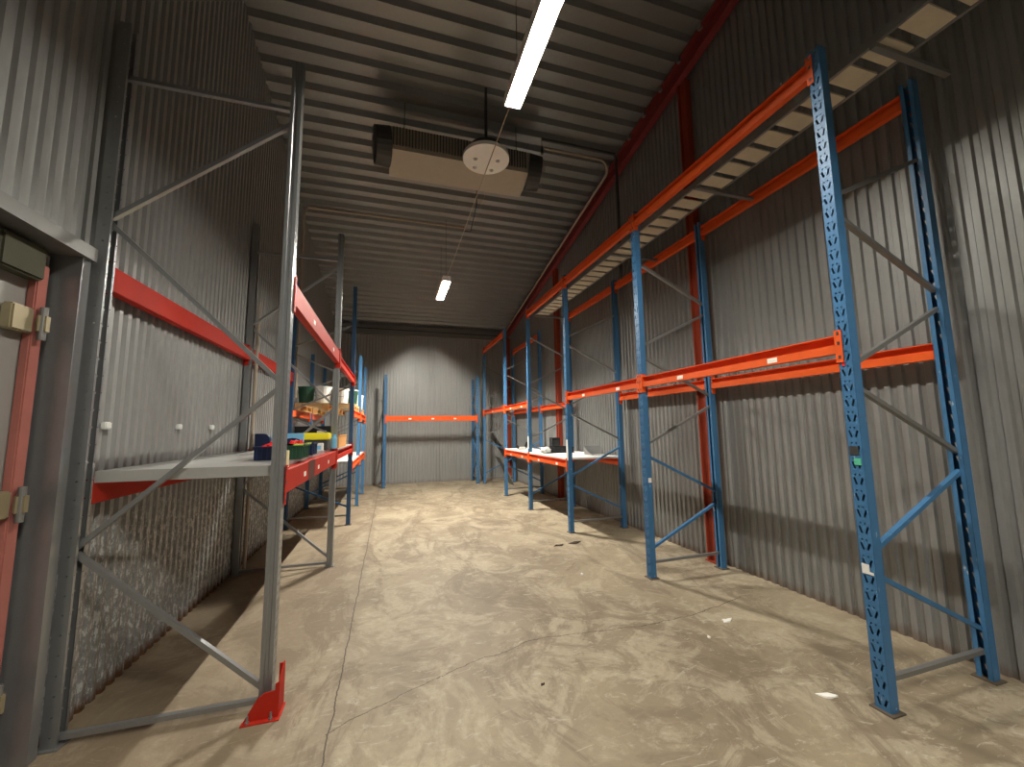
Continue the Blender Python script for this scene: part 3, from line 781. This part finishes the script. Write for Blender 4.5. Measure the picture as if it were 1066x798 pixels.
# goods on the white shelf to the right
ZW = 1.133
t = thing('black_tray', 'shallow black tray of oddments on the right white shelf', 'tray', (3.18, 7.36, ZW))
shell(.46, .36, .11, .008, 4).build('tray_body', M['black'], t)
q = MB()
for i in range(16): a = rnd.random()*6; px, py_ = (rnd.random()-.5)*.36, (rnd.random()-.5)*.26; q.bar((px, py_, .02), (px+.06*math.cos(a), py_+.06*math.sin(a), .05+rnd.random()*.09), .02, .02)
q.build('oddments', M['dark'], t)['kind'] = 'stuff'
t = thing('black_box', 'small black box standing at the back of the right white shelf', 'box', (3.42, 8.15, ZW))
MB().box((-.09, -.09, 0), (.09, .09, .27), .006).build('box_body', M['black'], t)
MB().box((-.07, -.0925, .04), (.07, -.0905, .22)).build('screen', M['dark'], t)
def bundle(name, label, x, y, r, sq, m, seed):
    bm = bmesh.new(); bmesh.ops.create_icosphere(bm, subdivisions=3, radius=r); R = random.Random(seed)
    ph = [R.random()*6 for _ in range(6)]
    for v in bm.verts:
        d = v.co.normalized()
        k_ = 1 + .22*math.sin(5*d.x+ph[0])*math.sin(6*d.y+ph[1]) + .13*math.sin(11*d.z+ph[2]+4*d.x) + .08*math.sin(17*d.y+ph[3])
        v.co = Vector((d.x*r*k_*sq[0], d.y*r*k_*sq[1], d.z*r*k_*sq[2]))
    zmin = min(v.co.z for v in bm.verts)
    for v in bm.verts: v.co.z = max(v.co.z - zmin - r*.1, 0)
    mb = MB(); mb.frombm(bm); o = mb.build(name, M[m], None, (x, y, ZW), smooth=True); return tag(o, label, 'bundle')
bundle('crumpled_bag', 'crumpled white bag beside the black tray', 2.83, 7.19, .10, (1, .9, .62), 'offwhite', 3)
t = thing('power_tool', 'small black and white hand tool on the farther white shelf', 'tool', (2.86, 8.55, ZW))
MB().box((-.14, -.05, 0), (.02, .05, .07), .015).build('tool_body', M['offwhite'], t)
MB().bar((.0, 0, .02), (.07, 0, .17), .05, .05).build('handle', M['black'], t)
MB().cyl((-.14, 0, .05), (-.2, 0, .10), .03, 10).build('nozzle', M['black'], t)
t = thing('folded_sheet', 'bent grey metal sheet lying on the right white shelf', 'metal sheet', (3.46, 6.22, ZW))
pr_ = [(-.16, 0), (.17, 0), (.17, .15), (-.165, .15)]
MB().prism(pr_, .30, .304, 'y').build('upright_flange', M['deck'], t)
MB().box((-.16, -.12, 0), (.17, .30, .004)).build('base_flange', M['deck'], t)
MB().prism([(-.12, .004), (.30, .004), (.30, .15)] + [(.30-.42*i/8, .004+.146*(1-i/8)**2) for i in range(1, 8)], -.164, -.16, 'x').build('end_gusset', M['dgalv'], t)
# grey curved panel leaning in the far right bay
o = MB().prism([(0, 0), (.02, 0), (-.22, .55), (-.40, .82), (-.42, .80), (-.25, .54)], 0, .5, 'y').build('bent_sheet', M['dgalv'], None, (3.45, 11.1, .0)); o.location = (3.40, 11.2, 0); tag(o, 'bent grey panel leaning in the farthest right-hand bay', 'panel')
# wall clips on the left wall
for i, (y, lb) in enumerate(((3.09, 'white clip on the left wall nearest the camera'), (3.98, 'middle white clip on the left wall above the shelf'), (4.62, 'white clip on the left wall nearest the second frame'))):
    o = MB().box((0, -.028, 0), (.03, .028, .045), .006).build('wall_clip', M['offwhite'], None, (XLW+.0005, y, 1.63)); tag(o, lb, 'clip', 'white clips on the left wall')
# scraps on the floor
def scrap(label, x, y, s, a, m, name, cat, group=None):
    R = random.Random(int(x*1000)); k_ = 9
    pts = [(s*(.6+.6*R.random())*math.cos(2*PI*i/k_), s*.5*(.6+.6*R.random())*math.sin(2*PI*i/k_)) for i in range(k_)]
    mb = MB(); zt = [.002+.012*R.random() for _ in pts]
    vs = [(x_, y_, 0.0005) for x_, y_ in pts] + [(x_*.95, y_*.95, z_) for (x_, y_), z_ in zip(pts, zt)] + [(0, 0, .008)]
    fs = [tuple(reversed(range(k_)))] + [(i, (i+1) % k_, k_+(i+1) % k_, k_+i) for i in range(k_)] + [(k_+i, k_+(i+1) % k_, 2*k_) for i in range(k_)]
    o = mb.add(vs, fs).build(name, M[m], None, (x, y, 0), a); return tag(o, label, cat, group)
scrap('white paper scrap on the floor beyond the nearest right frame', 2.70, 2.86, .055, .2, 'paper', 'paper_scrap', 'scrap')
scrap('white paper scrap on the floor beside the nearest right post', 2.52, 1.93, .06, -.5, 'paper', 'paper_scrap', 'scrap')
scrap('tiny white paper scrap in the middle of the right aisle floor', 2.36, 2.69, .025, .9, 'paper', 'paper_scrap', 'scrap')
scrap('tiny white scrap on the floor left of the second right frame', 2.05, 4.2, .028, .9, 'paper', 'paper_scrap', 'scrap')
scrap('small dark scrap on the floor in front of the third right frame', 2.25, 5.3, .08, .1, 'leaf', 'debris', 'scrap')
scrap('dark twig-like scrap on the floor right of the small dark scrap', 2.52, 5.35, .11, .25, 'leaf', 'debris', 'scrap')
scrap('small dark chip on the floor beside the crossing crack', .95, 2.55, .018, .3, 'leaf', 'debris', 'scrap')

# ------------------------------------------------------------------ world, camera, view
w = bpy.data.worlds.new('world'); bpy.context.scene.world = w; w.use_nodes = True
w.node_tree.nodes['Background'].inputs[0].default_value = (.5, .55, .6, 1); w.node_tree.nodes['Background'].inputs[1].default_value = .02
f_px, yaw, pit, rol = 417.01, .2939, .1129, -.0128
fw = Vector((math.sin(yaw)*math.cos(pit), math.cos(yaw)*math.cos(pit), math.sin(pit)))
r = Vector((math.cos(yaw), -math.sin(yaw), 0)); u = r.cross(fw)
r2 = math.cos(rol)*r + math.sin(rol)*u; u2 = -math.sin(rol)*r + math.cos(rol)*u
cam = bpy.data.cameras.new('camera'); co = bpy.data.objects.new('camera', cam); C.objects.link(co)
cam.sensor_width = 36; cam.lens = f_px/1066*36; cam.clip_start = .05; cam.clip_end = 100
mt = Matrix((( r2.x, u2.x, -fw.x, 0), (r2.y, u2.y, -fw.y, 0), (r2.z, u2.z, -fw.z, 1.6), (0,0,0,1))); co.matrix_world = mt
sc = bpy.context.scene; sc.camera = co
sc.view_settings.view_transform = 'Standard'; sc.view_settings.look = 'None'; sc.view_settings.exposure = -0.15; sc.view_settings.gamma = 1
sc.view_settings.use_curve_mapping = False
sc.cycles.use_denoising = True; sc.cycles.max_bounces = 10; sc.cycles.diffuse_bounces = 6
sc.cycles.sample_clamp_indirect = 6
